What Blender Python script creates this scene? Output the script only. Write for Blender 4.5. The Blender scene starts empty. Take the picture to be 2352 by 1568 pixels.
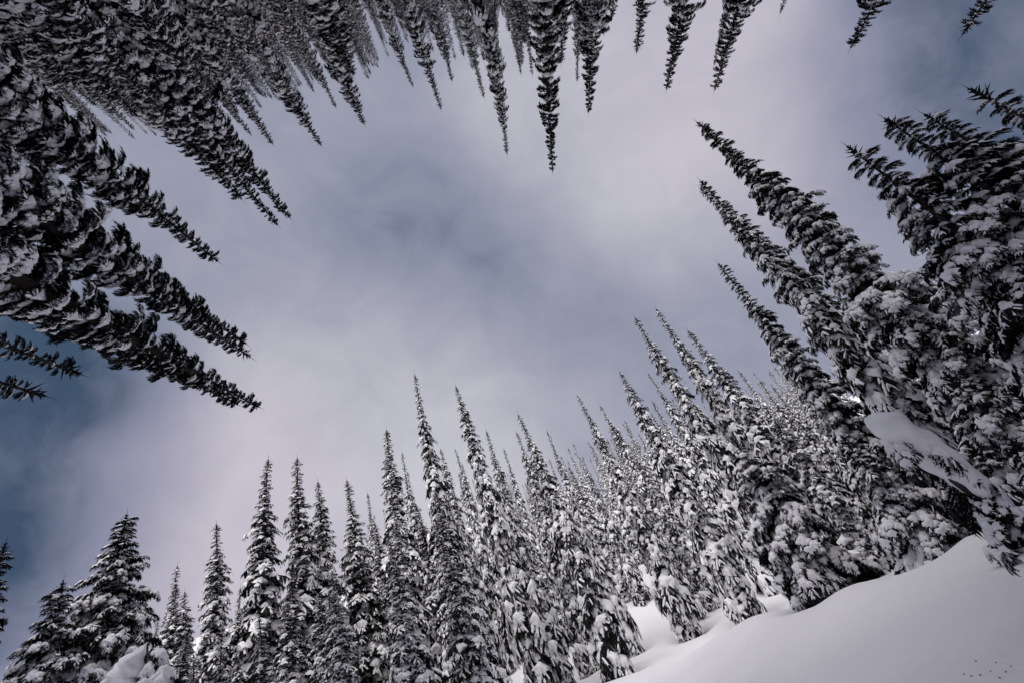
import bpy, math, random
import numpy as np
from mathutils import Matrix, Vector
SC = bpy.context.scene
COL = SC.collection
random.seed(7)

# ------------------------------------------------------------------ camera, sky, sun
# The photograph is looked at in a 2352 x 1568 pixel frame; PX is where the optical axis meets it.
FOC = 1050.0
PX, PY = 1113.0, 632.0
VP_LOW = (620.0, -650.0)      # where the trunks of the lower forest run together
VP_HIGH = (1340.0, 1320.0)    # where the trunks of the upper forest run together

def unit(v):
    v = np.array(v, float)
    return v / np.linalg.norm(v)

def ray(px, py):
    return unit([px - PX, py - PY, FOC])

def make_frame(vp):
    U = ray(*vp)
    z = np.array([0, 0, 1.0])
    fw = unit(z - z.dot(U) * U)
    return np.stack([np.cross(fw, U), fw, U])       # rows: right, forward, up

FR_LOW, FR_HIGH = make_frame(VP_LOW), make_frame(VP_HIGH)
zen = unit(FR_LOW[2] + FR_HIGH[2])                   # zenith between the two slopes of the ravine
xw = unit(np.array([1.0, 0, 0]) - zen[0] * zen)
M = np.stack([xw, np.cross(zen, xw), zen])           # camera coordinates (x right, y down, z ahead) -> world
CAM = np.array([0, 0, 0.0])

cam = bpy.data.cameras.new('camera')
cam.sensor_width = 36.0
cam.lens = FOC / 2352.0 * 36.0
cam.shift_x = (1176.0 - PX) / 2352.0
cam.shift_y = -(784.0 - PY) / 2352.0
cam.clip_start, cam.clip_end = 0.05, 3000.0
co = bpy.data.objects.new('camera', cam)
COL.objects.link(co)
R = np.stack([M @ [1, 0, 0], M @ [0, -1, 0], M @ [0, 0, -1]], axis=1)
co.matrix_world = Matrix(R.tolist()).to_4x4()
SC.camera = co

SUN_DIR = unit(M @ (FR_LOW[2] * 0.84 - FR_LOW[1] * 0.52 - FR_LOW[0] * 0.15))   # over the shoulder, on the lower forest
sun_el = math.asin(SUN_DIR[2])
sun_az = math.atan2(SUN_DIR[0], SUN_DIR[1])

w = bpy.data.worlds.new('World')
SC.world = w
w.use_nodes = True
nt = w.node_tree
nt.nodes.clear()
N = nt.nodes.new
L = nt.links.new
tc = N('ShaderNodeTexCoord')
sky = N('ShaderNodeTexSky')
sky.sky_type = 'NISHITA'
sky.sun_disc = False
sky.sun_elevation = sun_el
sky.sun_rotation = sun_az
sky.air_density, sky.dust_density, sky.ozone_density = 1.2, 2.0, 1.5
nz = N('ShaderNodeTexNoise')
nz.inputs['Scale'].default_value = 2.3
nz.inputs['Detail'].default_value = 5.0
nz.inputs['Roughness'].default_value = 0.5
nz.inputs['Distortion'].default_value = 0.35
L(tc.outputs['Generated'], nz.inputs['Vector'])

def math_node(op, a, b=None, clamp=False):
    m = N('ShaderNodeMath')
    m.operation = op
    m.use_clamp = clamp
    for i, v in enumerate((a, b)):
        if v is None:
            continue
        if isinstance(v, (int, float)):
            m.inputs[i].default_value = v
        else:
            L(v, m.inputs[i])
    return m.outputs[0]

def sky_patch(px, py, deg):
    """smooth patch of lighter or darker sky round one direction"""
    d = N('ShaderNodeVectorMath')
    d.operation = 'DOT_PRODUCT'
    L(tc.outputs['Generated'], d.inputs[0])
    d.inputs[1].default_value = (M @ ray(px, py)).tolist()
    mr = N('ShaderNodeMapRange')
    mr.interpolation_type = 'SMOOTHERSTEP'
    mr.inputs['From Min'].default_value = math.cos(math.radians(deg))
    mr.inputs['From Max'].default_value = 1.0
    L(d.outputs['Value'], mr.inputs['Value'])
    return mr.outputs[0]

wisp = N('ShaderNodeTexNoise')
wisp.inputs['Scale'].default_value = 7.5
wisp.inputs['Detail'].default_value = 9.0
wisp.inputs['Roughness'].default_value = 0.58
wisp.inputs['Distortion'].default_value = 0.6
L(tc.outputs['Generated'], wisp.inputs['Vector'])
light = math_node('ADD', math_node('MULTIPLY', nz.outputs['Fac'], 0.40), math_node('MULTIPLY', wisp.outputs['Fac'], 0.40))
light = math_node('ADD', light, 0.01)
for px, py, deg, k in ((1440, 190, 28, 0.36), (830, 1060, 30, 0.45), (1200, 1080, 22, 0.12), (1000, 660, 26, -0.16),
                       (1000, 460, 14, -0.03), (-110, 1080, 23, -0.40), (2480, -20, 23, -0.40), (1850, 300, 26, 0.12),  # two darkest patches paint lens vignetting into the sky's colour
                       (430, 1230, 16, 0.08)):
    light = math_node('ADD', light, math_node('MULTIPLY', sky_patch(px, py, deg), k))
ramp = N('ShaderNodeValToRGB')
cr = ramp.color_ramp
cr.elements[0].position, cr.elements[0].color = 0.0, (0.06, 0.105, 0.18, 1)
cr.elements[1].position, cr.elements[1].color = 1.0, (0.78, 0.775, 0.84, 1)
e = cr.elements.new(0.25)
e.color = (0.31, 0.345, 0.465, 1)
e = cr.elements.new(0.55)
e.color = (0.49, 0.495, 0.61, 1)
L(light, ramp.inputs['Fac'])
gain = N('ShaderNodeVectorMath')
gain.operation = 'SCALE'
gain.inputs['Scale'].default_value = 5.4
mauve = math_node('ADD', sky_patch(350, 1300, 26), math_node('MULTIPLY', sky_patch(1800, 120, 26), 0.8))
tint = N('ShaderNodeMix')
tint.data_type = 'RGBA'
tint.blend_type = 'MULTIPLY'
L(mauve, tint.inputs[0])
L(ramp.outputs['Color'], tint.inputs[6])
tint.inputs[7].default_value = (1.02, 0.965, 1.0, 1)
L(tint.outputs[2], gain.inputs[0])
mix = N('ShaderNodeMix')
mix.data_type = 'RGBA'
mix.inputs[0].default_value = 0.95
L(sky.outputs['Color'], mix.inputs[6])
L(gain.outputs[0], mix.inputs[7])
bg = N('ShaderNodeBackground')
bg.inputs['Strength'].default_value = 0.1
L(mix.outputs[2], bg.inputs['Color'])
wo = N('ShaderNodeOutputWorld')
L(bg.outputs[0], wo.inputs['Surface'])

sl = bpy.data.lights.new('sun', 'SUN')
sl.energy = 2.5
sl.angle = math.radians(75)
sl.color = (1.0, 0.97, 0.95)
so = bpy.data.objects.new('sun', sl)
COL.objects.link(so)
so.rotation_euler = Vector(SUN_DIR.tolist()).to_track_quat('Z', 'Y').to_euler()

SC.view_settings.view_transform = 'Standard'
SC.view_settings.look = 'None'
SC.view_settings.exposure = 0.54
SC.view_settings.gamma = 1.0
SC.view_settings.use_curve_mapping = False
SC.cycles.max_bounces = 8
SC.cycles.diffuse_bounces = 5

# ------------------------------------------------------------------ materials
def material(name):
    m = bpy.data.materials.new(name)
    m.use_nodes = True
    return m, m.node_tree, m.node_tree.nodes['Principled BSDF']

def noise_mat(name, c0, c1, scale, rough, bump=0.0, bscale=30.0, spec=0.3, detail=4.0):
    m, t, b = material(name)
    c = t.nodes.new('ShaderNodeTexCoord')
    n = t.nodes.new('ShaderNodeTexNoise')
    n.inputs['Scale'].default_value = scale
    n.inputs['Detail'].default_value = detail
    r = t.nodes.new('ShaderNodeValToRGB')
    r.color_ramp.elements[0].position, r.color_ramp.elements[0].color = 0.3, (*c0, 1)
    r.color_ramp.elements[1].position, r.color_ramp.elements[1].color = 0.7, (*c1, 1)
    t.links.new(c.outputs['Object'], n.inputs['Vector'])
    t.links.new(n.outputs['Fac'], r.inputs['Fac'])
    t.links.new(r.outputs['Color'], b.inputs['Base Color'])
    b.inputs['Roughness'].default_value = rough
    b.inputs['Specular IOR Level'].default_value = spec
    if bump:
        n2 = t.nodes.new('ShaderNodeTexNoise')
        n2.inputs['Scale'].default_value = bscale
        n2.inputs['Detail'].default_value = 5.0
        t.links.new(c.outputs['Object'], n2.inputs['Vector'])
        bp = t.nodes.new('ShaderNodeBump')
        bp.inputs['Strength'].default_value = bump
        bp.inputs['Distance'].default_value = 0.05
        t.links.new(n2.outputs['Fac'], bp.inputs['Height'])
        t.links.new(bp.outputs['Normal'], b.inputs['Normal'])
    return m

M_NEEDLE = noise_mat('fir_needles', (0.004, 0.005, 0.005), (0.012, 0.013, 0.012), 3.0, 0.75, spec=0.15)
M_SNOW = noise_mat('powder_snow', (0.84, 0.83, 0.86), (0.90, 0.885, 0.90), 2.0, 0.65, 0.25, 14.0, 0.2)
M_GROUND = noise_mat('drifted_snow', (0.82, 0.80, 0.82), (0.88, 0.86, 0.875), 0.4, 0.6, 0.5, 6.0, 0.25)
M_BARK = noise_mat('fir_bark', (0.025, 0.02, 0.018), (0.07, 0.055, 0.05), 9.0, 0.9, 0.5, 25.0, 0.1)

# ------------------------------------------------------------------ mesh helpers
class Geo:
    """collects triangles and quads as plain arrays"""
    def __init__(self):
        self.v, self.f = [], []
        self.n = 0
    def add(self, verts, faces):
        verts = np.asarray(verts, float).reshape(-1, 3)
        self.v.append(verts)
        n = self.n
        self.f.extend([tuple(i + n for i in fc) for fc in faces])
        self.n += len(verts)
    def arrays(self):
        V = np.concatenate(self.v) if self.v else np.zeros((0, 3))
        T = []
        for fc in self.f:
            T.append(fc[:3])
            if len(fc) == 4:
                T.append((fc[0], fc[2], fc[3]))
        return V, np.array(T, int).reshape(-1, 3)

def mesh_from(name, V, T, mat, smooth=False):
    me = bpy.data.meshes.new(name)
    me.vertices.add(len(V))
    me.vertices.foreach_set('co', np.ascontiguousarray(V, dtype=np.float32).ravel())
    me.loops.add(len(T) * 3)
    me.loops.foreach_set('vertex_index', np.ascontiguousarray(T, dtype=np.int32).ravel())
    me.polygons.add(len(T))
    me.polygons.foreach_set('loop_start', np.arange(0, len(T) * 3, 3, dtype=np.int32))
    me.polygons.foreach_set('loop_total', np.full(len(T), 3, dtype=np.int32))
    me.update(calc_edges=True)
    me.polygons.foreach_set('use_smooth', np.full(len(T), smooth, dtype=bool))
    me.materials.append(mat)
    return me

def link(name, data, parent=None):
    o = bpy.data.objects.new(name, data)
    COL.objects.link(o)
    if parent is not None:
        o.parent = parent
    return o

def lookup(tab, x):
    return float(np.interp(x, [a for a, _ in tab], [b for _, b in tab]))

# ------------------------------------------------------------------ boughs: needles and the snow they carry
def bough_arrays(seed, lod, snow):
    """one unit-length fir bough along +x; snow: 'hat', 'full', 'split', 'dust'. Returns (needles V,T), (snow V,T)"""
    rg = random.Random(seed)
    nd, sn = Geo(), Geo()
    a0, a1 = math.radians(rg.uniform(4, 16)), math.radians(rg.uniform(-62, -44))
    K = 40
    ts = np.linspace(0, 1, K + 1)
    th = a0 + (a1 - a0) * ts ** 0.9
    pts = np.zeros((K + 1, 3))
    for i in range(K):
        pts[i + 1] = pts[i] + np.array([math.cos(th[i]), 0, math.sin(th[i])]) / K
    sway = rg.uniform(-0.10, 0.10)
    def axis(t):
        t = max(0.0, min(1.15, t))
        k = min(t, 1.0) * K
        i = min(int(k), K - 1)
        p = pts[i] + (pts[i + 1] - pts[i]) * (k - i)
        a = a0 + (a1 - a0) * min(t, 1.0) ** 0.9
        T = np.array([math.cos(a), 0, math.sin(a)])
        p = p + T * max(0.0, t - 1.0)
        Nn = np.array([-math.sin(a), 0, math.cos(a)])
        return p + np.array([0, sway * t * t, 0]), T, Nn
    fan = [(0, .10), (.15, .24), (.4, .40), (.65, .42), (.85, .30), (1, .16)]
    wid = rg.uniform(0.85, 1.15)
    S = np.array([0, 1.0, 0])
    nside = {0: 11, 1: 6, 2: 4, 3: 2}[lod]
    def twig(p, d, up, ln, hw):
        side = np.cross(d, up)
        side /= max(1e-6, np.linalg.norm(side))
        nk = {0: 5, 1: 3, 2: 2, 3: 1}[lod]
        nodes = []
        for k in range(nk + 1):
            s = k / nk
            nodes.append(p + d * ln * s - up * ln * (0.10 * s + 0.32 * s * s))
        vs, fs = [], []
        for k, q in enumerate(nodes):
            s = k / nk
            h = hw * (0.55 + 0.9 * s * (1 - s) * 2) * (1 if k < nk else 0.15)
            vs += [q - side * h, q + side * h]
        for k in range(nk):
            fs.append((2 * k, 2 * k + 1, 2 * k + 3, 2 * k + 2))
        nd.add(vs, fs)
        if lod < 2:
            reps = 3 if lod == 0 else 1
            for k in range(1, nk + 1):
                for r in range(reps):
                    q = nodes[k - 1] + (nodes[k] - nodes[k - 1]) * rg.random()
                    for sg in (-1, 1, 0):
                        l = ln * rg.uniform(0.20, 0.36)
                        out = d * 0.75 + side * sg * 0.8 - up * (rg.uniform(0.0, 0.35) if sg else rg.uniform(0.6, 1.0))
                        b = d * l * 0.30
                        nd.add([q - b * 0.5, q + b * 0.5, q + out * l], [(0, 1, 2)])
        # a little pad of snow caught on the twig
        if rg.random() < ((0.8 if lod == 0 else 0.6 if lod < 3 else 0.3) if snow != 'dust' else 0.4):
            m = {0: 4, 1: 2, 2: 2, 3: 1}[lod]
            vs, fs = [], []
            fat = rg.choice((0.9, 1.2, 1.5, 2.0)) if lod == 0 else rg.uniform(0.7, 1.3)
            s0, s1 = rg.uniform(0.1, 0.3), rg.uniform(0.65, 0.95)
            for k in range(m + 1):
                s = s0 + (s1 - s0) * k / m
                q = p + d * ln * s - up * ln * (0.10 * s + 0.32 * s * s)
                e_ = math.sin(math.pi * (0.12 + 0.76 * k / m)) ** 0.6
                h = hw * fat * rg.uniform(0.8, 1.25) * e_
                vs += [q - side * h + up * 0.002, q + up * (0.008 + h * rg.uniform(0.7, 1.1)), q + side * h + up * 0.002]
            for k in range(m):
                for j in range(2):
                    fs.append((3 * k + j, 3 * k + j + 1, 3 * k + j + 4, 3 * k + j + 3))
            sn.add(vs, fs)
    for i in range(nside):
        for sg in (-1, 1):
            t = 0.08 + 0.88 * (i + rg.uniform(0.2, 0.8)) / nside
            p, T, Nn = axis(t)
            f = math.radians(58 - 34 * t + rg.uniform(-8, 8))
            d = unit(T * math.cos(f) + S * sg * math.sin(f) - Nn * rg.uniform(-0.05, 0.2))
            twig(p, d, Nn, lookup(fan, t) * wid * rg.uniform(0.8, 1.2), {0: 0.021, 1: 0.042, 2: 0.075, 3: 0.13}[lod])
    p, T, Nn = axis(0.86)
    twig(p, T, Nn, 0.2, {0: 0.03, 1: 0.05, 2: 0.07, 3: 0.1}[lod])
    for i in range({0: 9, 1: 4, 2: 2, 3: 1}[lod]):          # twigs hanging below the bough
        t = rg.uniform(0.2, 0.95)
        p, T, Nn = axis(t)
        d = unit(T * 0.7 - Nn * rg.uniform(0.5, 1.0) + S * rg.uniform(-0.7, 0.7))
        twig(p, d, Nn, rg.uniform(0.14, 0.26), {0: 0.028, 1: 0.05, 2: 0.08, 3: 0.12}[lod])
    # the stem
    vs, fs = [], []
    ns = {0: 6, 1: 4, 2: 2, 3: 1}[lod]
    for k in range(ns + 1):
        p, T, Nn = axis(k / ns)
        r = 0.022 * (1 - 0.85 * k / ns)
        vs += [p + S * r, p + Nn * r, p - S * r, p - Nn * r]
    for k in range(ns):
        for j in range(4):
            fs.append((4 * k + j, 4 * k + (j + 1) % 4, 4 * k + 4 + (j + 1) % 4, 4 * k + 4 + j))
    nd.add(vs, fs)
    # the load of snow
    def pillow(t0, t1, wsc, hgt, peak):
        nu, nv = {0: (15, 13), 1: (7, 7), 2: (4, 5), 3: (2, 2)}[lod]
        ph = [rg.uniform(0, 6.28) for _ in range(8)]
        nl = rg.choice((3, 4, 5))
        top, bot = [], []
        for i in range(nu + 1):
            u = i / nu
            for j in range(nv + 1):
                v = 2 * j / nv - 1
                lobe = 0.16 * math.sin(v * nl + ph[0]) - 0.20 * abs(math.sin(v * nl * 1.4 + ph[1])) ** 3
                t = t0 + (t1 - t0) * u * (1 + lobe * u - 0.22 * v * v * u)
                p, T, Nn = axis(t)
                ww = lookup(fan, t) * wid * wsc * (1 + 0.20 * math.sin(u * 9 + ph[2] + (v > 0) * 2.1) + 0.1 * math.sin(u * 19 + ph[3] + (v > 0)))
                if u > 0.85:
                    ww *= 1 - 0.35 * (u - 0.85) / 0.15
                av = abs(v)
                prof = peak * (1 - av) + (1 - peak) * math.sqrt(max(0.0, 1 - av ** 2.2))
                eu = max(0.0, math.sin(math.pi * (0.06 + 0.94 * u ** 0.75))) ** 0.55 if u < 1 else 0.0
                lump = 1 + 0.22 * math.sin(5 * u + 3 * v + ph[4]) + 0.15 * math.sin(11 * u - 7 * v + ph[5]) + 0.08 * math.sin(21 * u + 15 * v + ph[6])
                base = p + S * v * ww - Nn * (0.16 * v * v * ww)
                top.append(base + Nn * (0.012 + hgt * prof * eu * lump) + np.array([0, 0, 0.25 * hgt * prof * eu]))
                bot.append(base - Nn * 0.006 if (0 < i < nu and 0 < j < nv) else top[-1])
        n = (nu + 1) * (nv + 1)
        fs = []
        for i in range(nu):
            for j in range(nv):
                a = i * (nv + 1) + j
                fs.append((a, a + nv + 1, a + nv + 2, a + 1))
                if lod == 0:
                    fs.append((n + a, n + a + 1, n + a + nv + 2, n + a + nv + 1))
        sn.add(top + (bot if lod == 0 else []), fs)
    U = rg.uniform
    if snow == 'hat':
        a = U(0.12, 0.3)
        pillow(a, a + U(0.42, 0.6), U(0.5, 0.68), U(0.13, 0.19), 0.5)
    elif snow == 'full':
        pillow(0.1, U(0.75, 0.9), U(0.62, 0.78), U(0.16, 0.22), 0.25)
    elif snow == 'split':
        c = U(0.4, 0.55)
        pillow(U(0.1, 0.2), c - 0.06, U(0.4, 0.6), U(0.10, 0.15), 0.3)
        pillow(c + 0.06, U(0.8, 0.93), U(0.5, 0.65), U(0.12, 0.19), 0.3)
    elif snow == 'dust':
        c = U(0.15, 0.5)
        pillow(c, c + U(0.18, 0.3), U(0.3, 0.45), U(0.06, 0.1), 0.2)
    return nd.arrays(), sn.arrays()

KINDS = ['hat', 'full', 'split', 'dust', 'hat', 'split', 'dust', 'hat', 'split', 'dust']
BOUGH = {l: [bough_arrays(100 + 17 * i, l, k) for i, k in enumerate(KINDS)] for l in (0, 1, 2, 3)}
def compound(seed, lod, pool):
    """a long branch: a drooping stem with smaller snow-laden boughs along it"""
    rg = random.Random(seed)
    a0, a1 = math.radians(rg.uniform(4, 14)), math.radians(rg.uniform(-50, -34))
    K = 30
    P = [np.zeros(3)]
    A = [a0 + (a1 - a0) * i / K for i in range(K + 1)]
    for i in range(K):
        P.append(P[-1] + np.array([math.cos(A[i]), 0, math.sin(A[i])]) / K)
    parts = [[[], [], 0], [[], [], 0]]
    def put(t, yaw, ln, kind, which=(0, 1), up=0.0):
        i = int(t * K)
        m = np.array(Matrix.Translation((P[i] + np.array([0, 0, up])).tolist()) @ Matrix.Rotation(-(A[i] * 0.6), 4, 'Y') @ Matrix.Rotation(yaw, 4, 'Z') @ Matrix.Rotation(rg.uniform(-.4, .4), 4, 'X')
                     @ Matrix.Rotation(-rg.uniform(-.25, .2), 4, 'Y') @ Matrix.Diagonal((ln, ln, ln, 1)))
        for w_ in which:
            V, T = BOUGH[lod][kind][w_]
            parts[w_][0].append(V @ m[:3, :3].T + m[:3, 3])
            parts[w_][1].append(T + parts[w_][2])
            parts[w_][2] += len(V)
    for k, t in enumerate((0.12, 0.2, 0.34, 0.42, 0.54, 0.62, 0.74)):
        sg = 1 if k % 2 else -1
        put(t, sg * math.radians(rg.uniform(34, 62) * (1.05 - 0.45 * t)), rg.uniform(0.30, 0.42) * (1.08 - 0.3 * t), rg.choice(pool))
    put(0.70, rg.uniform(-.15, .15), 0.34, rg.choice(pool))
    put(0.36, rg.uniform(-.2, .2), 0.36, rg.choice(pool))
    if 0 in pool or 2 in pool:
        for _ in range(rg.choice((1, 2, 2))):
            put(rg.uniform(0.25, 0.6), rg.uniform(-.7, .7), rg.uniform(0.24, 0.36), 1, (1,), 0.015)
    vs, fs = [], []
    for k in range(7):
        i = int(k * K / 7)
        r = 0.016 * (1 - k / 8)
        vs += [P[i] + np.array(d) * r for d in ((0, 1, 0), (0, 0, 1), (0, -1, 0), (0, 0, -1))]
    for k in range(6):
        for j in range(4):
            a, b = 4 * k + j, 4 * k + (j + 1) % 4
            fs += [(a, b, b + 4), (a, b + 4, a + 4)]
    parts[0][0].append(np.array(vs))
    parts[0][1].append(np.array(fs) + parts[0][2])
    return tuple((np.concatenate(p[0]), np.concatenate(p[1])) for p in parts)

POOLS = [[0, 4, 7], [0, 2, 5], [2, 5, 8, 3], [3, 6, 9, 2], [0, 4, 5, 3], [3, 6, 9]]
for l in (0, 1):
    BOUGH[l] += [compound(900 + i, l, p) for i, p in enumerate(POOLS)]
LONG_HEAVY, LONG_THIN = [10, 11, 12, 14], [13, 15]
HEAVY = [0, 2, 4, 5, 7, 8]
THIN = [3, 6, 9]

def bough_layout(rg, H, R, taper=0.85, dens=1.0, heavy=0.75, lift=0.0, low=0.02, long_from=9e9):
    """(height, azimuth, length, pitch, roll, kind) of every bough of a fir of height H and crown radius R"""
    out = []
    z = low * H
    a = rg.uniform(0, 6.28)
    wob = [rg.uniform(0, 6.28) for _ in range(3)]
    while z < H * 0.985:
        s = z / H
        r = R * (1 - s) ** taper * (0.90 + 0.09 * math.sin(s * 21 + wob[0]) + 0.07 * math.sin(s * 43 + wob[1]))
        if s < 0.12:
            r *= 0.75 + 2.0 * s
        r = max(r, 0.10 + 0.05 * R)
        nb = 4 if s > 0.9 else (5 if s > 0.6 else 6)
        for i in range(nb):
            a += 2.399963
            ln = r * rg.uniform(0.6, 1.22) * (1.2 if rg.random() < 0.06 else 1.0)
            pitch = math.radians(-22 + 50 * s ** 1.6 + lift + rg.uniform(-9, 9))
            pk = heavy * (1.0 if s < 0.72 else 0.5)
            kind = rg.choice(HEAVY if rg.random() < pk else THIN)
            if ln > long_from:
                kind = rg.choice(LONG_HEAVY if rg.random() < pk else LONG_THIN)
            if ln > 1.45 and long_from < 1:
                out.append((z + rg.uniform(-.1, .1) * r, a + rg.uniform(-.2, .2), ln * 0.62, pitch - 0.08, rg.uniform(-.35, .35), kind, 1.0, 0.5 * ln))
                ln *= 0.62
                kind = rg.choice(LONG_HEAVY + LONG_THIN)
            out.append((z + rg.uniform(-.12, .12) * r, a + rg.uniform(-.3, .3), ln * 1.12, pitch, rg.uniform(-.35, .35), kind, 1.0, 0.0))
        z += (0.05 + 0.19 * r) / dens
    return out

def bough_matrix(b):
    z, a, ln, pitch, roll, kind, fat = b[:7]
    off = b[7] if len(b) > 7 else 0.0
    m = (Matrix.Translation((0, 0, z)) @ Matrix.Rotation(a, 4, 'Z') @ Matrix.Rotation(-pitch, 4, 'Y') @ Matrix.Translation((off, 0, 0)) @ Matrix.Rotation(roll, 4, 'X'))
    return m @ Matrix.Diagonal((ln, ln, ln, 1))

def trunk_arrays(H, r0, rg, seg=8, rings=10):
    g = Geo()
    vs, fs = [], []
    px, py = rg.uniform(0, 6), rg.uniform(0, 6)
    for k in range(rings + 1):
        s = k / rings
        r = r0 * (1 - s) ** 0.9 + 0.012
        for j in range(seg):
            t = 2 * math.pi * j / seg
            vs.append((r * math.cos(t) * (1 + .1 * math.sin(3 * t + k)), r * math.sin(t), s * H * 1.0 - 0.4 * (1 - s)))
    for k in range(rings):
        for j in range(seg):
            fs.append((k * seg + j, k * seg + (j + 1) % seg, (k + 1) * seg + (j + 1) % seg, (k + 1) * seg + j))
    fs.append(tuple(range((rings) * seg, (rings) * seg + 4)))
    g.add(vs, fs)
    return g.arrays()

def leader_arrays(H, rg):
    """stiff spiky twigs at the very tip"""
    g = Geo()
    for k in range(16):
        z = H * 0.975 + 0.30 * k / 16
        a = k * 2.4
        l = 0.20 * (1 - k / 18)
        d = np.array([math.cos(a), math.sin(a), 0.75])
        p = np.array([0, 0, z])
        q = np.array([-math.sin(a), math.cos(a), 0]) * 0.02
        g.add([p - q, p + q, p + d * l, p + np.array([0, 0, 0.04])], [(0, 1, 2), (1, 3, 2), (3, 0, 2)])
    p = H * 0.96
    g.add([(0.02, 0, p), (-0.01, 0.02, p), (-0.01, -0.02, p), (0, 0, H + 0.34)], [(0, 1, 3), (1, 2, 3), (2, 0, 3)])
    return g.arrays()

def bow(s, bend):
    s = np.clip(s, 0, 1.05)
    return bend * 2.2 * s * (1 - s) * (1.4 * s + 0.2)

def crown_meshes(name, seed, lod, H, R, bend=0.0, **kw):
    """a whole tree's needles joined, and its snow joined"""
    rg = random.Random(seed)
    lay = bough_layout(rg, H, R, **kw)
    out = []
    for w_ in (0, 1):
        Vs, Ts, n = [], [], 0
        for b in lay:
            V, T = BOUGH[lod][b[5]][w_]
            if not len(V):
                continue
            m = np.array(bough_matrix(b))
            Vs.append(V @ m[:3, :3].T + m[:3, 3])
            Ts.append(T + n)
            n += len(V)
        if w_ == 0:
            V, T = leader_arrays(H, rg)
            Vs.append(V)
            Ts.append(T + n)
        V = np.concatenate(Vs)
        V[:, 0] += bow(V[:, 2] / H, bend)
        out.append((V, np.concatenate(Ts)))
    return out

# ------------------------------------------------------------------ ground
def sstep(a, b, x):
    t = min(1.0, max(0.0, (x - a) / (b - a)))
    return t * t * (3 - 2 * t)

WELLS = []           # (x, y, radius, depth) round the trunks, filled by the tree list

def smooth_interp(a, xs, ys, w_=4.0):
    return float(sum(np.interp(a + q * w_, xs, ys) * k for q, k in ((-1, .15), (-.5, .2), (0, .3), (.5, .2), (1, .15))))

def low_ground(x, y):
    D = math.hypot(x, y)
    az = math.degrees(math.atan2(x, y)) if D > 1e-6 else 0.0
    z = -2.1 + 0.19 * max(0.0, D - 25) * sstep(25, 34, D) + 0.10 * math.sin(x * 0.21 + 1) * sstep(6, 14, D) + 0.06 * math.sin(y * 0.45 + x * 0.3)
    s = sstep(-1, 8, az) * (1 - sstep(48, 75, az))
    if s > 0:
        Dc = smooth_interp(az, [2, 12, 20, 26, 34], [17.5, 16.0, 15.0, 13.5, 11.5])
        el = smooth_interp(az, [2, 8, 14, 20, 25, 28, 33, 45], [-5.7, -5.3, -5.0, -4.85, -4.8, -5.1, -6.1, -7.4])
        zc = Dc * math.tan(math.radians(el))
        m = -2.1 + (zc + 2.1) * sstep(3.0, Dc, D) if D < Dc else zc + (-2.35 - zc) * sstep(Dc, Dc + 4.5, D)
        m += (0.05 * math.sin(0.9 * x + 0.3 * y) + 0.05 * math.sin(0.55 * y - 0.8 * x + 1.3)) * sstep(6, 11, D) * (1 - sstep(14, 18, D))
        blend = s * (1 - sstep(19, 27, D))
        z = z * (1 - blend) + m * blend
    rip = math.sin(2.3 * x + 1.1 * y + 0.8 * math.sin(0.7 * y)) * math.sin(0.5 * x - 0.9 * y) + 0.6 * math.sin(4.9 * y - 2.2 * x + math.sin(x * 1.3))
    return z + 0.022 * rip * (1 - sstep(20, 34, D))

HS = 0.45            # upper firs scaled down close by, shaped to shade the lower forest less

def high_ground(x, y):
    x, y = x / HS, y / HS
    D = math.hypot(x, y)
    az = math.degrees(math.atan2(x, y)) if D > 1e-6 else 0.0
    k = smooth_interp(az, [-70, -52, -30, -15, 12, 34, 60], [0.10, 0.15, 0.36, 0.42, 0.42, 0.28, 0.25])
    return HS * (-2.2 + k * max(0.0, D - 7) * sstep(7, 13, D) + 0.15 * math.sin(x * 0.3) * sstep(6, 12, D))

def with_wells(f, wells):
    def g(x, y):
        z = f(x, y)
        for wx, wy, r, d in wells:
            q = ((x - wx) ** 2 + (y - wy) ** 2) / (r * r)
            if q < 9:
                z += -d * math.exp(-q * 1.4) + 0.25 * d * math.exp(-(math.sqrt(q) - 1.5) ** 2 * 3)
        return z
    return g

def to_world(fr, p):
    return M @ (fr.T @ np.array(p, float)) + CAM

def ground_sheet(name, fr, f, label, xr, radii, na, az0, az1):
    V, F = [], []
    for i, r in enumerate(radii):
        for j in range(na + 1):
            a = math.radians(az0 + (az1 - az0) * j / na)
            x, y = r * math.sin(a), r * math.cos(a)
            V.append(to_world(fr, (x, y, f(x, y))))
    for i in range(len(radii) - 1):
        for j in range(na):
            a = i * (na + 1) + j
            F += [(a, a + na + 1, a + 1), (a + 1, a + na + 1, a + na + 2)]
    V, F = np.array(V), np.array(F)
    n = np.cross(V[F[0][1]] - V[F[0][0]], V[F[0][2]] - V[F[0][0]])
    if n.dot(M @ fr[2]) < 0:
        F = F[:, ::-1]
    o = link(name, mesh_from(name, V, F, M_GROUND, True))
    o['kind'] = 'structure'
    o['label'] = label
    return o

# ------------------------------------------------------------------ trees
def tree_matrix(fr, x, y, z, spin, lean=(0, 0), s=1.0, wide=1.0):
    B = np.stack([M @ fr[0], M @ fr[1], M @ fr[2]], axis=1)
    m = Matrix(B.tolist()).to_4x4()
    m.translation = Vector(to_world(fr, (x, y, z)).tolist())
    return m @ Matrix.Rotation(lean[0], 4, 'X') @ Matrix.Rotation(lean[1], 4, 'Y') @ Matrix.Rotation(spin, 4, 'Z') @ Matrix.Diagonal((s * wide, s * wide, s, 1))

def local_of(fr, px, py):
    d = fr @ ray(px, py)
    return math.atan2(d[0], d[1]), math.asin(d[2])

BMESH = [(mesh_from('bough', *BOUGH[0][i][0], M_NEEDLE), mesh_from('snow', *BOUGH[0][i][1], M_SNOW, True)) for i in range(len(BOUGH[0]))]

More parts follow.
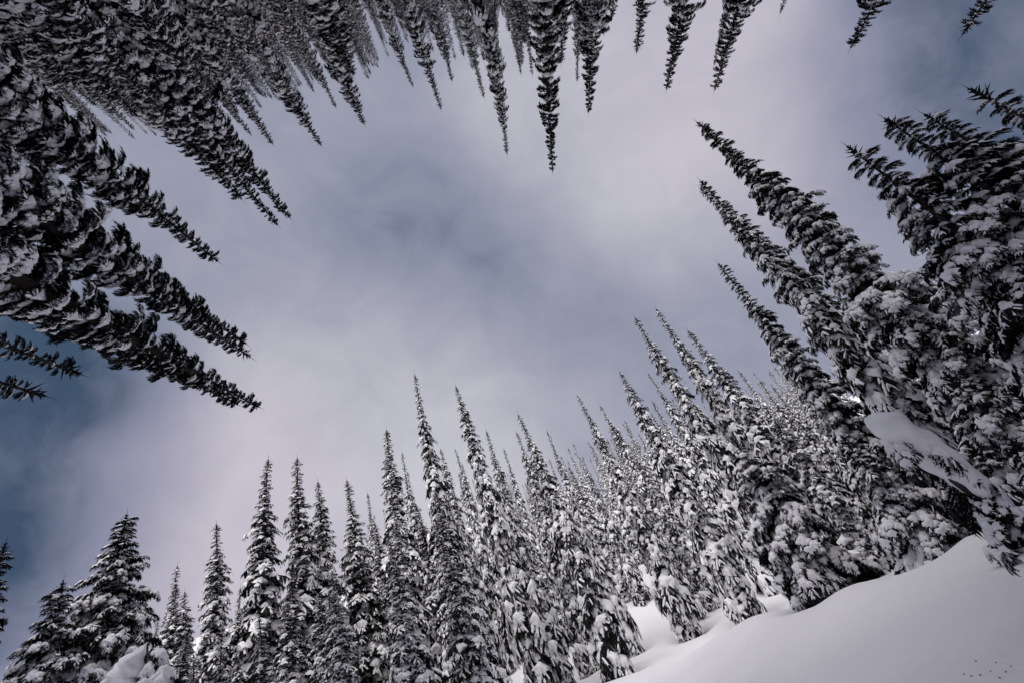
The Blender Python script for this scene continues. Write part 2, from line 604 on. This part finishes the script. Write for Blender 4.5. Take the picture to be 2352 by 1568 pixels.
def tag(o, label, cat, group=None):
    o['label'] = label
    o['category'] = cat
    if group:
        o['group'] = group

def near_tree(fr, x, y, z, H, Rr, seed, label, group, sc=1.0, **kw):
    """a fir near the camera: trunk, every bough, the snow on every bough"""
    rg = random.Random(seed)
    H, Rr = H / sc, Rr / sc
    t = link('fir_tree', None)
    t.matrix_world = tree_matrix(fr, x, y, z, rg.uniform(0, 6.28), (rg.uniform(-.025, .025), rg.uniform(-.025, .025)), sc)
    tag(t, label, 'fir tree', group)
    link('trunk', mesh_from('trunk', *trunk_arrays(H, 0.010 * H + 0.03, rg), M_BARK, True), t)
    link('leader', mesh_from('leader', *leader_arrays(H, rg), M_NEEDLE), t)
    st = rg.getstate()
    dens = dens0 = kw.pop('dens', 1.0)
    for _ in range(20):
        rg.setstate(st)
        lay = bough_layout(rg, H, Rr, dens=dens, long_from=0.5, **kw)
        if len(lay) <= (290 if dens0 > 1 else 240):
            break
        dens *= 0.93
    for b in lay:
        bo = link('bough', BMESH[b[5]][0], t)
        bo.matrix_local = bough_matrix(b)
        link('snow', BMESH[b[5]][1], bo)['kind'] = 'stuff'
    return t

PROTO = []
def make_proto(seed, lod, H, Rr, **kw):
    (v0, t0), (v1, t1) = crown_meshes('crown', seed, lod, H, Rr, **kw)
    rg = random.Random(seed + 5)
    tv, tt = trunk_arrays(H, 0.011 * H + 0.02, rg)
    tv[:, 0] += bow(tv[:, 2] / H, kw.get('bend', 0.0))
    return dict(H=H, R=Rr, crown=mesh_from('crown', v0, t0, M_NEEDLE), snow=mesh_from('snow_cover', v1, t1, M_SNOW, True),
                trunk=mesh_from('trunk', tv, tt, M_BARK, True), arr=((v0, t0), (v1, t1)))

MID = [make_proto(11, 1, 12, 1.3, heavy=0.85, taper=0.8, bend=0.25), make_proto(12, 1, 12, 1.15, taper=0.68, heavy=0.8, bend=-0.3), make_proto(13, 1, 12, 1.5, taper=0.9, heavy=0.9, bend=0.15),
       make_proto(14, 1, 12, 1.35, heavy=0.7, dens=0.9, taper=0.75, bend=0.4), make_proto(16, 1, 12, 1.3, taper=0.62, heavy=0.88, bend=0.1), make_proto(17, 1, 11, 1.45, taper=0.85, heavy=0.65, dens=0.8, bend=-0.15),
       make_proto(15, 1, 10, 1.6, taper=0.9, heavy=0.55, lift=12, dens=0.95, long_from=0.9, bend=0.1)]
FAR = [make_proto(31, 2, 11, 1.2, heavy=0.85), make_proto(32, 2, 11, 1.3, taper=0.95, heavy=0.85), make_proto(33, 2, 11, 1.1, taper=0.7, heavy=0.75)]

def proto_tree(fr, x, y, z, H, Rr, pr, seed, label, group):
    rg = random.Random(seed)
    s = H / pr['H']
    wide = Rr / (pr['R'] * s)
    t = link('fir_tree', None)
    t.matrix_world = tree_matrix(fr, x, y, z, rg.uniform(0, 6.28), (rg.uniform(-.03, .03), rg.uniform(-.03, .03)), s, wide)
    tag(t, label, 'fir tree', group)
    for nm in ('trunk', 'crown', 'snow'):
        link({'snow': 'snow_cover'}.get(nm, nm), pr[nm], t)
    return t

# (tip x, tip y, distance, crown radius, build: n = near, m = mid, b = broad thin, label)
LOW_TREES = [
    # right-hand wall of big firs
    (1610, 275, 14.0, 1.35, 'n', 'tall double-topped dark fir, upper of the twin points leaning in from the right', {}),
    (1589, 293, 13.7, 1.10, 'n', 'slim fir pressed against the tall dark fir, lower of the twin points', {}),
    (1595, 408, 15.5, 1.25, 'n', 'tall snow-clumped fir just below the twin-pointed pair at right', {}),
    (1592, 434, 15.0, 0.9, 'm', 'thin pointed fir whose tip pokes out beside the tall snow-clumped fir', {}),
    (1637, 602, 16.5, 1.05, 'n', 'slim fir with short blunt tip between the right-hand wall and the far slope', {}),
    (1940, 345, 9.5, 1.55, 'n', 'loose fir with heavy round snow clumps and a spiky bare tip at right', dict(dens=0.8, heavy=0.8)),
    (2020, 280, 9.8, 1.45, 'n', 'fir thick with rounded snow pillows behind the spiky-tipped fir at right', dict(dens=0.85)),
    (2118, 252, 10.6, 1.75, 'n', 'broad snow-pillowed fir highest of the cluster at the right edge', dict(dens=0.85)),
    (2052, 532, 12.5, 1.5, 'n', 'fir with layered snowy boughs low behind the right-edge cluster', {}),
    (2330, 470, 9.5, 1.9, 'n', 'dark fir hung with big snow lumps against the right edge', dict(dens=0.85)),
    (2240, 640, 11.0, 1.8, 'n', 'fir with large white snow hats in the dark right-hand wall', {}),
    (2000, 640, 13.5, 1.5, 'n', 'fir filling the middle of the right-hand wall with clumped boughs', {}),
    (2222, 195, 8.6, 0.75, 'n', 'thin pointed fir alone at the upper right edge', {}),
    (1850, 700, 17.0, 1.35, 'm', 'shaded fir tucked between the tall right-hand firs', {}),
    (2180, 860, 11.5, 1.6, 'n', 'short dark fir above the leaning snow-loaded trunk', {}),
    (2330, 900, 10.5, 1.6, 'n', 'low black fir in the bottom right corner of the wall', dict(heavy=0.5)),
    (1690, 1010, 15.5, 1.6, 'n', 'wide skirted fir standing on the crest of the snowbank', dict(taper=0.7)),
    (1940, 1010, 14.0, 1.25, 'n', 'bushy fir behind the crest beside the wide skirted fir', {}),
    (2085, 1185, 13.6, 0.35, 'm', 'tiny fir sapling poking from the snow crest', {}),
    (2225, 1030, 11.0, 1.25, 'n', 'dark fir with drooping shadowed boughs on the snow rise', dict(heavy=0.45)),
    (2340, 1030, 10.4, 1.3, 'n', 'dark fir at the right edge where the snow rise ends', dict(heavy=0.45)),
    # the middle slope
    (1470, 715, 21.0, 0.95, 'm', 'left of two crossing spires at the foot of the right-hand wall', {}),
    (1509, 708, 22.0, 1.15, 'm', 'right of two crossing spires at the foot of the right-hand wall', {}),
    (1585, 748, 20.5, 1.1, 'm', 'spire standing just right of the two crossing spires', {}),
    (1420, 850, 24.0, 1.05, 'm', 'sharp spire left of the two crossing spires', {}),
    (1490, 848, 29.0, 1.05, 'm', 'sharp spire rising behind the two crossing spires', {}),
    (1330, 905, 26.0, 0.95, 'm', 'slender spire halfway between the centre firs and the crossing spires', {}),
    (1385, 920, 31.0, 0.9, 'm', 'small spire beside the slender spire on the middle slope', {}),
    (1255, 985, 27.0, 0.8, 'm', 'low narrow spire right of the heavy-topped centre fir', {}),
    (1198, 938, 22.0, 1.0, 'm', 'fir with blunt snow-heavy top and its trunk base showing on the open snow', {}),
    (1052, 884, 22.5, 1.0, 'm', 'tall leaning fir with fine tip, second of the centre pair', {}),
    (938, 852, 22.0, 1.0, 'm', 'tallest centre fir with shaggy blunt crown', {}),
    (1115, 982, 25.0, 0.9, 'm', 'narrow spire just right of the fine-tipped centre fir', {}),
    (1178, 994, 27.0, 0.9, 'm', 'narrow spire left of the heavy-topped centre fir', {}),
    (1150, 1025, 33.0, 0.85, 'm', 'small distant spire between two narrow centre spires', {}),
    (1040, 1030, 32.0, 0.85, 'm', 'thin spire left of the fine-tipped centre fir', {}),
    (1015, 1025, 28.0, 0.9, 'm', 'open-branched fir right of the tallest centre fir', {}),
    (922, 1035, 31.0, 0.85, 'm', 'thin spire behind and left of the tallest centre fir', {}),
    (872, 980, 23.0, 1.2, 'm', 'thick pointed fir left of the tallest centre fir', {}),
    (803, 1095, 24.0, 1.5, 'b', 'open airy fir with upswept branches left of the thick pointed fir', {}),
    (845, 1125, 30.0, 0.8, 'm', 'small spire between the airy fir and the thick pointed fir', {}),
    # left part of the lower forest
    (704, 1043, 23.0, 1.35, 'm', 'broad-shouldered tall fir left of the airy fir, higher of its pair', {}),
    (738, 1098, 24.0, 1.0, 'm', 'lower fir joined to the broad-shouldered tall fir', {}),
    (597, 1051, 22.0, 1.45, 'm', 'full tall fir standing clear against the bright cloud', {}),
    (618, 1083, 23.0, 0.8, 'm', 'slim second top at the shoulder of the full tall fir', {}),
    (500, 1195, 22.0, 0.95, 'm', 'lone column-shaped fir left of the full tall fir', {}),
    (412, 1290, 26.0, 0.9, 'm', 'small sharp fir, taller of the two left of the column-shaped fir', {}),
    (385, 1338, 25.0, 0.95, 'm', 'small sharp fir, shorter of the two left of the column-shaped fir', {}),
    (437, 1348, 25.0, 0.9, 'm', 'small fir close under the column-shaped fir', {}),
    (535, 1345, 27.0, 0.8, 'm', 'small fir between the column-shaped fir and the full tall fir', {}),
    (328, 1395, 27.0, 0.8, 'm', 'small slender fir right of the big spreading fir', {}),
    (303, 1345, 25.0, 0.8, 'm', 'slender fir touching the right side of the big spreading fir', {}),
    (275, 1181, 17.0, 3.0, 'n', 'big spreading fir with layered branches near the bottom left corner', dict(lift=7, heavy=0.5, taper=0.9, dens=1.5)),
    (140, 1330, 15.0, 2.7, 'n', 'broad shorter fir half hidden by the big spreading fir', dict(lift=7, heavy=0.5, taper=0.9, dens=1.4)),
    (16, 1245, 15.0, 1.2, 'n', 'dark fir cut by the left edge low down', dict(lift=10, heavy=0.4)),
    (775, 1395, 16.5, 0.55, 'm', 'narrow snow-stacked young fir in front of the lower left slope', {}),
    (660, 1300, 22.0, 1.0, 'm', 'white-loaded fir between the full tall fir and the broad-shouldered fir', {}),
]
HIGH_TREES = [
    (595, 925, 9.0, 0.95, 'n', 'long dark fir reaching in from the left, lowest and longer of its twin tips', {}),
    (574, 941, 9.1, 0.75, 'n', 'fir twinned with the longest left-hand fir, shorter tip', {}),
    (576, 798, 9.5, 0.9, 'n', 'second left-hand fir with upper of two forked tips', {}),
    (573, 820, 9.3, 0.85, 'n', 'second left-hand fir with lower of two forked tips', {}),
    (496, 625, 10.5, 0.9, 'n', 'left-hand fir with ragged split tip above the forked firs', {}),
    (178, 880, 7.5, 0.55, 'n', 'thin spiky fir top poking in at the left edge, upper of two', dict(heavy=0.6)),
    (86, 942, 7.2, 0.5, 'n', 'thin spiky fir top poking in at the left edge, lower of two', dict(heavy=0.6)),
    (685, 508, 14.0, 1.0, 'n', 'tall slanting fir of the upper left, longer point of a close pair', {}),
    (642, 513, 14.2, 0.9, 'n', 'tall slanting fir of the upper left, shorter point of a close pair', {}),
    (545, 461, 14.5, 0.95, 'n', 'slanting fir just left of the close pair at upper left', {}),
    (300, 480, 10.5, 1.2, 'n', 'dark snow-clumped fir deep in the upper left wall', {}),
    (180, 640, 9.5, 1.2, 'n', 'fir with big pale snow lumps at the left edge of the upper wall', {}),
    (648, 346, 19.0, 0.9, 'm', 'hanging spire left of the long one in the upper left row', {}),
    (740, 355, 20.0, 1.0, 'm', 'long hanging spire ending the dense upper left row', {}),
    (576, 325, 20.0, 0.75, 'm', 'small hanging spire beside the dense upper left row', {}),
    (775, 263, 24.0, 0.75, 'm', 'thin hanging spire between the two long ones at upper left', {}),
    (850, 296, 20.0, 0.95, 'm', 'long thin hanging spire left of the snow-heavy one', {}),
    (1003, 270, 19.0, 1.0, 'm', 'hanging spire with thick snow-heavy blunt tip', {}),
    (942, 208, 24.0, 0.75, 'm', 'short hanging spire left of the snow-heavy one', {}),
    (1033, 204, 23.0, 0.8, 'm', 'short hanging spire right of the snow-heavy one', {}),
    (1103, 232, 21.0, 0.85, 'm', 'slim hanging spire left of the long straight one at top centre', {}),
    (1166, 357, 18.0, 0.85, 'm', 'long straight hanging spire at top centre', {}),
    (1195, 180, 25.0, 0.6, 'm', 'little hanging spire right of the long straight one', {}),
    (1215, 186, 22.0, 0.8, 'b', 'open-branched short fir between the two longest at top centre', {}),
    (1280, 408, 17.0, 1.15, 'n', 'longest hanging fir at top centre with ragged bulging tip', {}),
    (1320, 192, 23.0, 0.65, 'm', 'small hanging spire right of the longest one', {}),
    (1366, 270, 18.5, 1.35, 'n', 'stout hanging fir right of the longest one', {}),
    (1455, 132, 20.0, 1.5, 'b', 'loose branching fir top right of the stout hanging fir', {}),
    (1545, 212, 18.5, 1.4, 'n', 'broad straight-sided hanging fir, left of two at the top right', {}),
    (1648, 216, 19.0, 1.3, 'n', 'broad ragged hanging fir, right of two at the top right', {}),
    (1634, 178, 19.5, 0.6, 'm', 'thin fir clinging to the left side of the ragged hanging fir', {}),
    (1778, 57, 22.0, 0.6, 'm', 'tiny fir tip at the top edge right of the ragged hanging fir', {}),
    (1970, 123, 18.0, 1.5, 'n', 'slanting wide fir top alone at the upper right', dict(lift=8, heavy=0.6)),
    (2196, 82, 17.0, 1.3, 'n', 'slanting fir tip at the upper right corner', dict(lift=8, heavy=0.6)),
]

WOOD = [make_proto(41 + i, 3, 11, 1.2, heavy=0.6, dens=0.9) for i in range(3)]

placed = {'low': [], 'high': []}
specs = []
for side, fr, gf, lst in (('low', FR_LOW, low_ground, LOW_TREES), ('high', FR_HIGH, high_ground, HIGH_TREES)):
    for i, (px, py, D, Rr, b, lab, kw) in enumerate(lst):
        az, el = local_of(fr, px, py)
        sc = 1.0 if side == 'low' else HS
        D, Rr = D * sc, Rr * sc * ({'n': 1.15, 'm': 1.25 if px < 1000 else 1.02, 'b': 1.2}[b] if side == 'low' and Rr < 2.0 else 1.0 if side == 'low' else 1.38 if px < 600 and b == 'n' and Rr > 0.6 else 1.15)
        x, y = D * math.sin(az), D * math.cos(az)
        gz = gf(x, y)
        H = D * math.tan(el) - gz
        placed[side].append((x, y, Rr))
        specs.append((side, fr, x, y, gz, H, Rr, b, lab, kw, 1000 + 31 * i + (500 if side == 'high' else 0)))

low_wells = [(s[2], s[3], 0.8 + 0.3 * s[6], 0.30) for s in specs if s[0] == 'low' and s[6] > 0.5 and math.hypot(s[2], s[3]) > 13]
LOWG = with_wells(low_ground, low_wells)
rad_low = [2.2 + 0.3 * i for i in range(60)] + [20.4 + 0.6 * i for i in range(25)] + [36 + 3 * i for i in range(36)]
ground_sheet('snow_slope', FR_LOW, LOWG, 'smooth untracked snowbank rising to the lower forest', None, rad_low, 260, -78, 80)
rad_high = [HS * r for r in [7.0 + 0.5 * i for i in range(20)] + [17 + 1.5 * i for i in range(19)]]
ground_sheet('snow_slope', FR_HIGH, high_ground, 'snow-covered ravine side under the upper forest', None, rad_high, 120, -72, 75)

GROUP_LOW, GROUP_HIGH = 'firs of the lower forest', 'firs of the upper forest'
for side, fr, x, y, gz, H, Rr, b, lab, kw, seed in specs:
    grp = GROUP_LOW if side == 'low' else GROUP_HIGH
    if b == 'n':
        near_tree(fr, x, y, gz - 0.15 * (1 if side == 'low' else HS), H, Rr, seed, lab, grp, 1.0 if side == 'low' else HS, **kw)
    else:
        pr = MID[6] if b == 'b' else MID[seed % 6]
        proto_tree(fr, x, y, gz - 0.15, H, Rr, pr, seed, lab, grp)

# ------------------------------------------------------------------ the rest of the two forests
def project(fr, p):
    c = fr.T @ np.array(p)
    if c[2] < 0.05:
        return None
    return PX + FOC * c[0] / c[2], PY + FOC * c[1] / c[2]

LOW_LINE = [(-200, 1560), (0, 1500), (200, 1440), (300, 1400), (400, 1380), (520, 1380), (640, 1330), (760, 1260), (850, 1150), (920, 1085), (1000, 1065), (1100, 1050),
            (1200, 1070), (1300, 1015), (1400, 955), (1500, 900), (1560, 875), (1640, 870), (1720, 820), (1800, 790), (2000, 700), (2352, 560), (2600, 500)]
HIGH_LINE = [(-400, 700), (0, 560), (120, 430), (250, 355), (350, 345), (420, 310), (560, 310), (680, 240), (780, 215), (870, 205), (970, 120), (1060, 160), (1110, 175), (1200, 175),
             (1250, 140), (1320, 180), (1390, 120), (1440, 40), (1520, -30), (1700, -120), (2352, -300)]

def fill(side, fr, gf, count, dr, azr, ok, line, below, seed):
    rg = random.Random(seed)
    out, tries = [], 0
    pts = list(placed[side])
    while len(out) < count and tries < 60000:
        tries += 1
        u = rg.random()
        D = dr[0] + (dr[1] - dr[0]) * u ** 0.9
        az = math.radians(rg.uniform(*azr))
        x, y = D * math.sin(az), D * math.cos(az)
        if not ok(D, math.degrees(az), rg):
            continue
        gz = gf(x, y)
        H = rg.uniform(7.5, 13.5) * (1 if side == 'low' else HS)
        Rr = H * (rg.uniform(0.095, 0.135) if D < 30 and az < -0.16 else rg.uniform(0.075, 0.105))
        good = False
        for _ in range(9):
            q = project(fr, (x, y, gz + H))
            if q is not None:
                lim = lookup(line, q[0]) + (rg.uniform(-6, 50) if below else rg.uniform(-50, 6))
                if (q[1] > lim) if below else (q[1] < lim):
                    good = True
                    break
            H *= 0.86
            if H < 3.2 * (1 if side == 'low' else HS):
                break
        if not good:
            continue
        Rr = min(Rr, H * 0.18)
        # in the frame at all?
        seen = False
        for s in (1.0, 0.75, 0.5, 0.25, 0.05):
            q = project(fr, (x, y, gz + H * s))
            if q and -30 < q[0] < 2382 and -30 < q[1] < 1598:
                seen = True
        if not seen:
            continue
        gap = (0.55 if side == 'low' else 0.2) + 0.012 * D
        if any((x - a) ** 2 + (y - b) ** 2 < (gap + 0.36 * (r + Rr)) ** 2 for a, b, r in pts):
            continue
        pts.append((x, y, Rr))
        out.append((x, y, gz, H, Rr, D, math.degrees(az)))
    placed[side] = pts
    return out

def ok_low(D, az, rg):
    if -13 < az < 1:
        return D > 27
    if az >= 1 and az < 22:
        return D > (26 if az < 15 else 22)
    if az >= 22:
        return D > 17
    return D > 15

fl = fill('low', FR_LOW, low_ground, 26, (13, 27), (-53, -13), lambda D, a, rg: True, LOW_LINE, True, 21)
fl += fill('low', FR_LOW, low_ground, 8, (20, 32), (-50, -30), lambda D, a, rg: True, LOW_LINE, True, 25)
fl += fill('low', FR_LOW, low_ground, 16, (17, 40), (19, 32), lambda D, a, rg: True, LOW_LINE, True, 5)
fl += fill('low', FR_LOW, low_ground, 24, (26, 46), (-7, 20), lambda D, a, rg: True, LOW_LINE, True, 6)
fl += fill('low', FR_LOW, low_ground, 46, (15, 62), (-54, 44), ok_low, LOW_LINE, True, 3)
fh = fill('high', FR_HIGH, high_ground, 40, (8.5 * HS, 24 * HS), (22, 66), lambda D, a, rg: True, HIGH_LINE, False, 14)
fh += fill('high', FR_HIGH, high_ground, 42, (13 * HS, 44 * HS), (-45, 30), lambda D, a, rg: True, HIGH_LINE, False, 4)

def region_of(side, az):
    if side == 'low':
        return 0 if az < -28 else 1 if az < -9 else 2 if az < 22 else 3
    return 4 if az > 33 else 5 if az > 8 else 6

REGION = [('crowded firs at bottom left', 'snow-plastered fir', 'in the low stand at bottom left', 'from the left edge'),
          ('crowded firs at bottom centre', 'white-plastered fir', 'in the slope below the centre spires', 'from the left'),
          ('packed firs on the middle slope', 'small snowy fir', 'behind the crossing spires', 'from the left'),
          ('crowded firs at right', 'shaded snowy fir', 'in the dark wall at right', 'from the left'),
          ('crowded firs at upper left', 'dark snow-clumped fir', 'in the upper left corner', 'from the left edge'),
          ('packed firs in the upper left row', 'small hanging fir', 'in the upper left row', 'from the left'),
          ('packed firs along the top edge', 'tiny hanging fir', 'along the top edge', 'from the left')]
TEENS = 'zeroth first second third fourth fifth sixth seventh eighth ninth tenth eleventh twelfth thirteenth fourteenth fifteenth sixteenth seventeenth eighteenth nineteenth'.split()
def ordinal(n):
    if n < 20:
        return TEENS[n]
    t, u = divmod(n, 10)
    return {2: 'twent', 3: 'thirt', 4: 'fort', 5: 'fift'}[t] + ('y-' + TEENS[u] if u else 'ieth')

allfill = []
for side, fr, lst in (('low', FR_LOW, fl), ('high', FR_HIGH, fh)):
    for i, q in enumerate(lst):
        tip = project(fr, (q[0], q[1], q[2] + q[3]))
        allfill.append((side, fr, i, q, tip[0], region_of(side, q[6])))
for r in range(7):
    row = sorted([a for a in allfill if a[5] == r], key=lambda a: a[4])
    for k, (side, fr, i, (x, y, gz, H, Rr, D, az), tx, _) in enumerate(row):
        grp, what, where, frm = REGION[r]
        pr = (MID[i % 6] if D < (34 if side == 'low' else 28 * HS) else FAR[i % 3])
        proto_tree(fr, x, y, gz - (0.15 if side == 'low' else 0.07), H, Rr, pr, 5000 + i + (999 if side == 'high' else 0),
                   '%s %s, %s tip %s' % (what, where, ordinal(k + 1), frm), grp)

# far woods beyond the trees that can be told apart: one mass for each side
for side, fr, gf, cnt, dr, azr, line, below, seed, lab in (
        ('low', FR_LOW, low_ground, 110, (30, 105), (-54, 46), LOW_LINE, True, 8, 'far snowy fir wood filling the slope behind the lower forest'),
        ('high', FR_HIGH, high_ground, 160, (16 * HS, 40 * HS), (-42, 60), HIGH_LINE, False, 9, 'far snowy fir wood filling the ravine side behind the upper forest')):
    lst = fill(side, fr, gf, 100, (30, 70), (-11, 27), lambda D, a, rg: True, line, below, 18) if side == 'low' else []
    lst += fill(side, fr, gf, cnt, dr, azr, (lambda D, a, rg: D > 30) if side == 'low' else (lambda D, a, rg: True), line, below, seed)
    acc = [[[], [], 0], [[], [], 0]]
    for i, (x, y, gz, H, Rr, D, az) in enumerate(lst):
        pr = WOOD[i % 3]
        s = H / pr['H']
        m = np.array(tree_matrix(fr, x, y, gz - 0.1, i * 1.7, (0, 0), s, Rr / (pr['R'] * s)))
        for k in (0, 1):
            V, T = pr['arr'][k]
            acc[k][0].append(V @ m[:3, :3].T + m[:3, 3])
            acc[k][1].append(T + acc[k][2])
            acc[k][2] += len(V)
    root = link('far_wood', mesh_from('far_wood', np.concatenate(acc[0][0]), np.concatenate(acc[0][1]), M_NEEDLE))
    root['kind'] = 'stuff'
    root['label'] = lab
    root['category'] = 'wood'
    sc = link('snow_cover', mesh_from('snow_cover', np.concatenate(acc[1][0]), np.concatenate(acc[1][1]), M_SNOW, True), root)

# ------------------------------------------------------------------ snow-buried leaning trunk, snow cone, dark flakes
def at_low(px, py, D):
    az, el = local_of(FR_LOW, px, py)
    return np.array([D * math.sin(az), D * math.cos(az), D * math.tan(el)])

def base_empty(name, p):
    o = link(name, None)
    o.matrix_world = tree_matrix(FR_LOW, p[0], p[1], p[2], 0.0)
    return o

def loaf(path, rad, seed, rings=46, seg=22, flat=0.8, top_shift=0.0):
    """a lumpy loaf of snow lying along a path of local points"""
    rg = random.Random(seed)
    ph = [rg.uniform(0, 6.28) for _ in range(6)]
    P = np.array(path)
    tt = np.linspace(0, 1, len(P))
    V, T = [], []
    for k in range(rings + 1):
        s = k / rings
        c = np.array([np.interp(s, tt, P[:, i]) for i in range(3)])
        c2 = np.array([np.interp(min(1, s + .02), tt, P[:, i]) for i in range(3)])
        c1 = np.array([np.interp(max(0, s - .02), tt, P[:, i]) for i in range(3)])
        d = unit(c2 - c1)
        side = unit(np.cross(d, [0, 0, 1.0]))
        up = np.cross(side, d)
        end = min(1.0, math.sqrt(max(0.0, math.sin(math.pi * min(1, s * 3.2 + 0.004) * 0.5)))) * math.sqrt(max(0.0, 1 - s ** 5))
        r = np.interp(s, np.linspace(0, 1, len(rad)), rad) * end
        for j in range(seg):
            a = 2 * math.pi * j / seg
            rr = r * (1 + .10 * math.sin(s * 17 + 2 * a + ph[0]) + .07 * math.sin(s * 33 - 3 * a + ph[1]) + .05 * math.sin(5 * a + ph[2] + s * 9))
            h = math.sin(a)
            V.append(c + side * rr * math.cos(a) + up * rr * (flat * h if h > 0 else 0.55 * h))
    for k in range(rings):
        for j in range(seg):
            a, b = k * seg + j, k * seg + (j + 1) % seg
            T += [(a, b, b + seg), (a, b + seg, a + seg)]
    return np.array(V), np.array(T)

def rod(path, r0, r1, seg=8):
    V, T = [], []
    P = [np.array(p) for p in path]
    for k, p in enumerate(P):
        d = unit(P[min(k + 1, len(P) - 1)] - P[max(k - 1, 0)])
        side = unit(np.cross(d, [0.1, 0.2, 1.0]))
        up = np.cross(side, d)
        r = r0 + (r1 - r0) * k / (len(P) - 1)
        V += [p + r * (side * math.cos(2 * math.pi * j / seg) + up * math.sin(2 * math.pi * j / seg)) for j in range(seg)]
    for k in range(len(P) - 1):
        for j in range(seg):
            a, b = k * seg + j, k * seg + (j + 1) % seg
            T += [(a, b, b + seg), (a, b + seg, a + seg)]
    return np.array(V), np.array(T)

def bough_at(parent, p, az, ln, pitch, kind, roll=0.0):
    o = link('bough', BMESH[kind][0], parent)
    o.matrix_local = Matrix.Translation(Vector(p.tolist())) @ bough_matrix((0, az, ln, pitch, roll, kind, 1))
    link('snow', BMESH[kind][1], o)['kind'] = 'stuff'
    return o

# bent fir buried under a long loaf of snow in front of the right-hand wall
rgx = random.Random(77)
spine = [at_low(1985, 962, 8.6), at_low(2040, 985, 8.6), at_low(2110, 1030, 8.65), at_low(2190, 1085, 8.7), at_low(2270, 1140, 8.8), at_low(2345, 1215, 9.0)]
foot = spine[-1].copy()
foot[2] = LOWG(foot[0], foot[1]) - 0.1
t = base_empty('bent_fir', foot)
loc = [p - foot for p in spine] + [np.zeros(3)]
tag(t, 'bent fir pressed over under a long smooth loaf of snow before the right-hand wall', 'fir tree')
link('trunk', mesh_from('trunk', *rod([p - np.array([0, 0, 0.16]) for p in loc[:-1]][::-1], 0.10, 0.03), M_BARK, True), t)
link('snow_loaf', mesh_from('snow_loaf', *loaf(loc[:-1], [0.26, 0.36, 0.29, 0.25, 0.21, 0.16], 5), M_SNOW, True), t)
for k in range(15):
    u = rgx.uniform(0.15, 0.95) * (len(spine) - 1)
    i = min(int(u), len(spine) - 2)
    p = loc[i] + (loc[i + 1] - loc[i]) * (u - i) - np.array([0, 0, 0.14])
    bough_at(t, p, rgx.uniform(0, 6.28), rgx.uniform(0.35, 0.75), math.radians(rgx.uniform(-60, -15)), rgx.choice(HEAVY + LONG_HEAVY))

# pointed white cone of snow over a young fir at lower left
p = at_low(322, 1590, 12.0)
g = at_low(334, 1475, 12.0)
t = base_empty('snow_cone_fir', p)
tag(t, 'young fir buried to a pointed white cone of snow beside the big spreading fir', 'fir tree')
h = g[2] - p[2]
link('trunk', mesh_from('trunk', *rod([(0, 0, -0.6), (0, 0, h * 0.5), (0.02, 0, h * 0.97)], 0.06, 0.02), M_BARK, True), t)
V, T = loaf([np.array([0.02, 0.01, h]), np.array([-0.10, -0.03, h * 0.72]), np.array([-0.22, -0.05, h * 0.4]), np.array([-0.3, -0.08, h * 0.02])], [0.05, 0.2, 0.38, 0.5, 0.52], 9, flat=0.7)
link('snow_cone', mesh_from('snow_cone', V, T, M_SNOW, True), t)
for k in range(22):
    z = h * rgx.uniform(0.0, 0.85)
    bough_at(t, np.array([0.05, 0.05, z]), rgx.uniform(-1.0, 2.4), (1 - z / h) * 0.6 + 0.25, math.radians(rgx.uniform(-35, -5)), rgx.choice(HEAVY + THIN))

# small dark flakes on the snow near the camera
V, T = [], []
for px, py in ((2232, 1552), (2243, 1518), (2252, 1550), (2275, 1541), (2288, 1521), (2310, 1543), (2298, 1556), (2322, 1530), (2215, 1548)):
    az, el = local_of(FR_LOW, px, py)
    D = 9.0
    for _ in range(30):
        z = LOWG(D * math.sin(az), D * math.cos(az))
        D = max(4.0, min(16.0, z / math.tan(el)))
    c = np.array([D * math.sin(az), D * math.cos(az), z])
    for q in range(4):
        a = rgx.uniform(0, 6.28)
        d = np.array([math.cos(a), math.sin(a), 0.25]) * rgx.uniform(0.01, 0.022)
        sd = np.array([-math.sin(a), math.cos(a), 0]) * 0.004
        n = len(V)
        V += [to_world(FR_LOW, c - sd), to_world(FR_LOW, c + sd), to_world(FR_LOW, c + d), to_world(FR_LOW, c + np.array([0, 0, 0.01]))]
        T += [(n, n + 1, n + 2), (n, n + 3, n + 2), (n + 1, n + 3, n + 2)]
o = link('dark_flakes', mesh_from('dark_flakes', np.array(V), np.array(T), M_NEEDLE))
o['kind'] = 'stuff'
o['label'] = 'small dark flakes on the smooth snowbank in the corner'
o['category'] = 'needles'
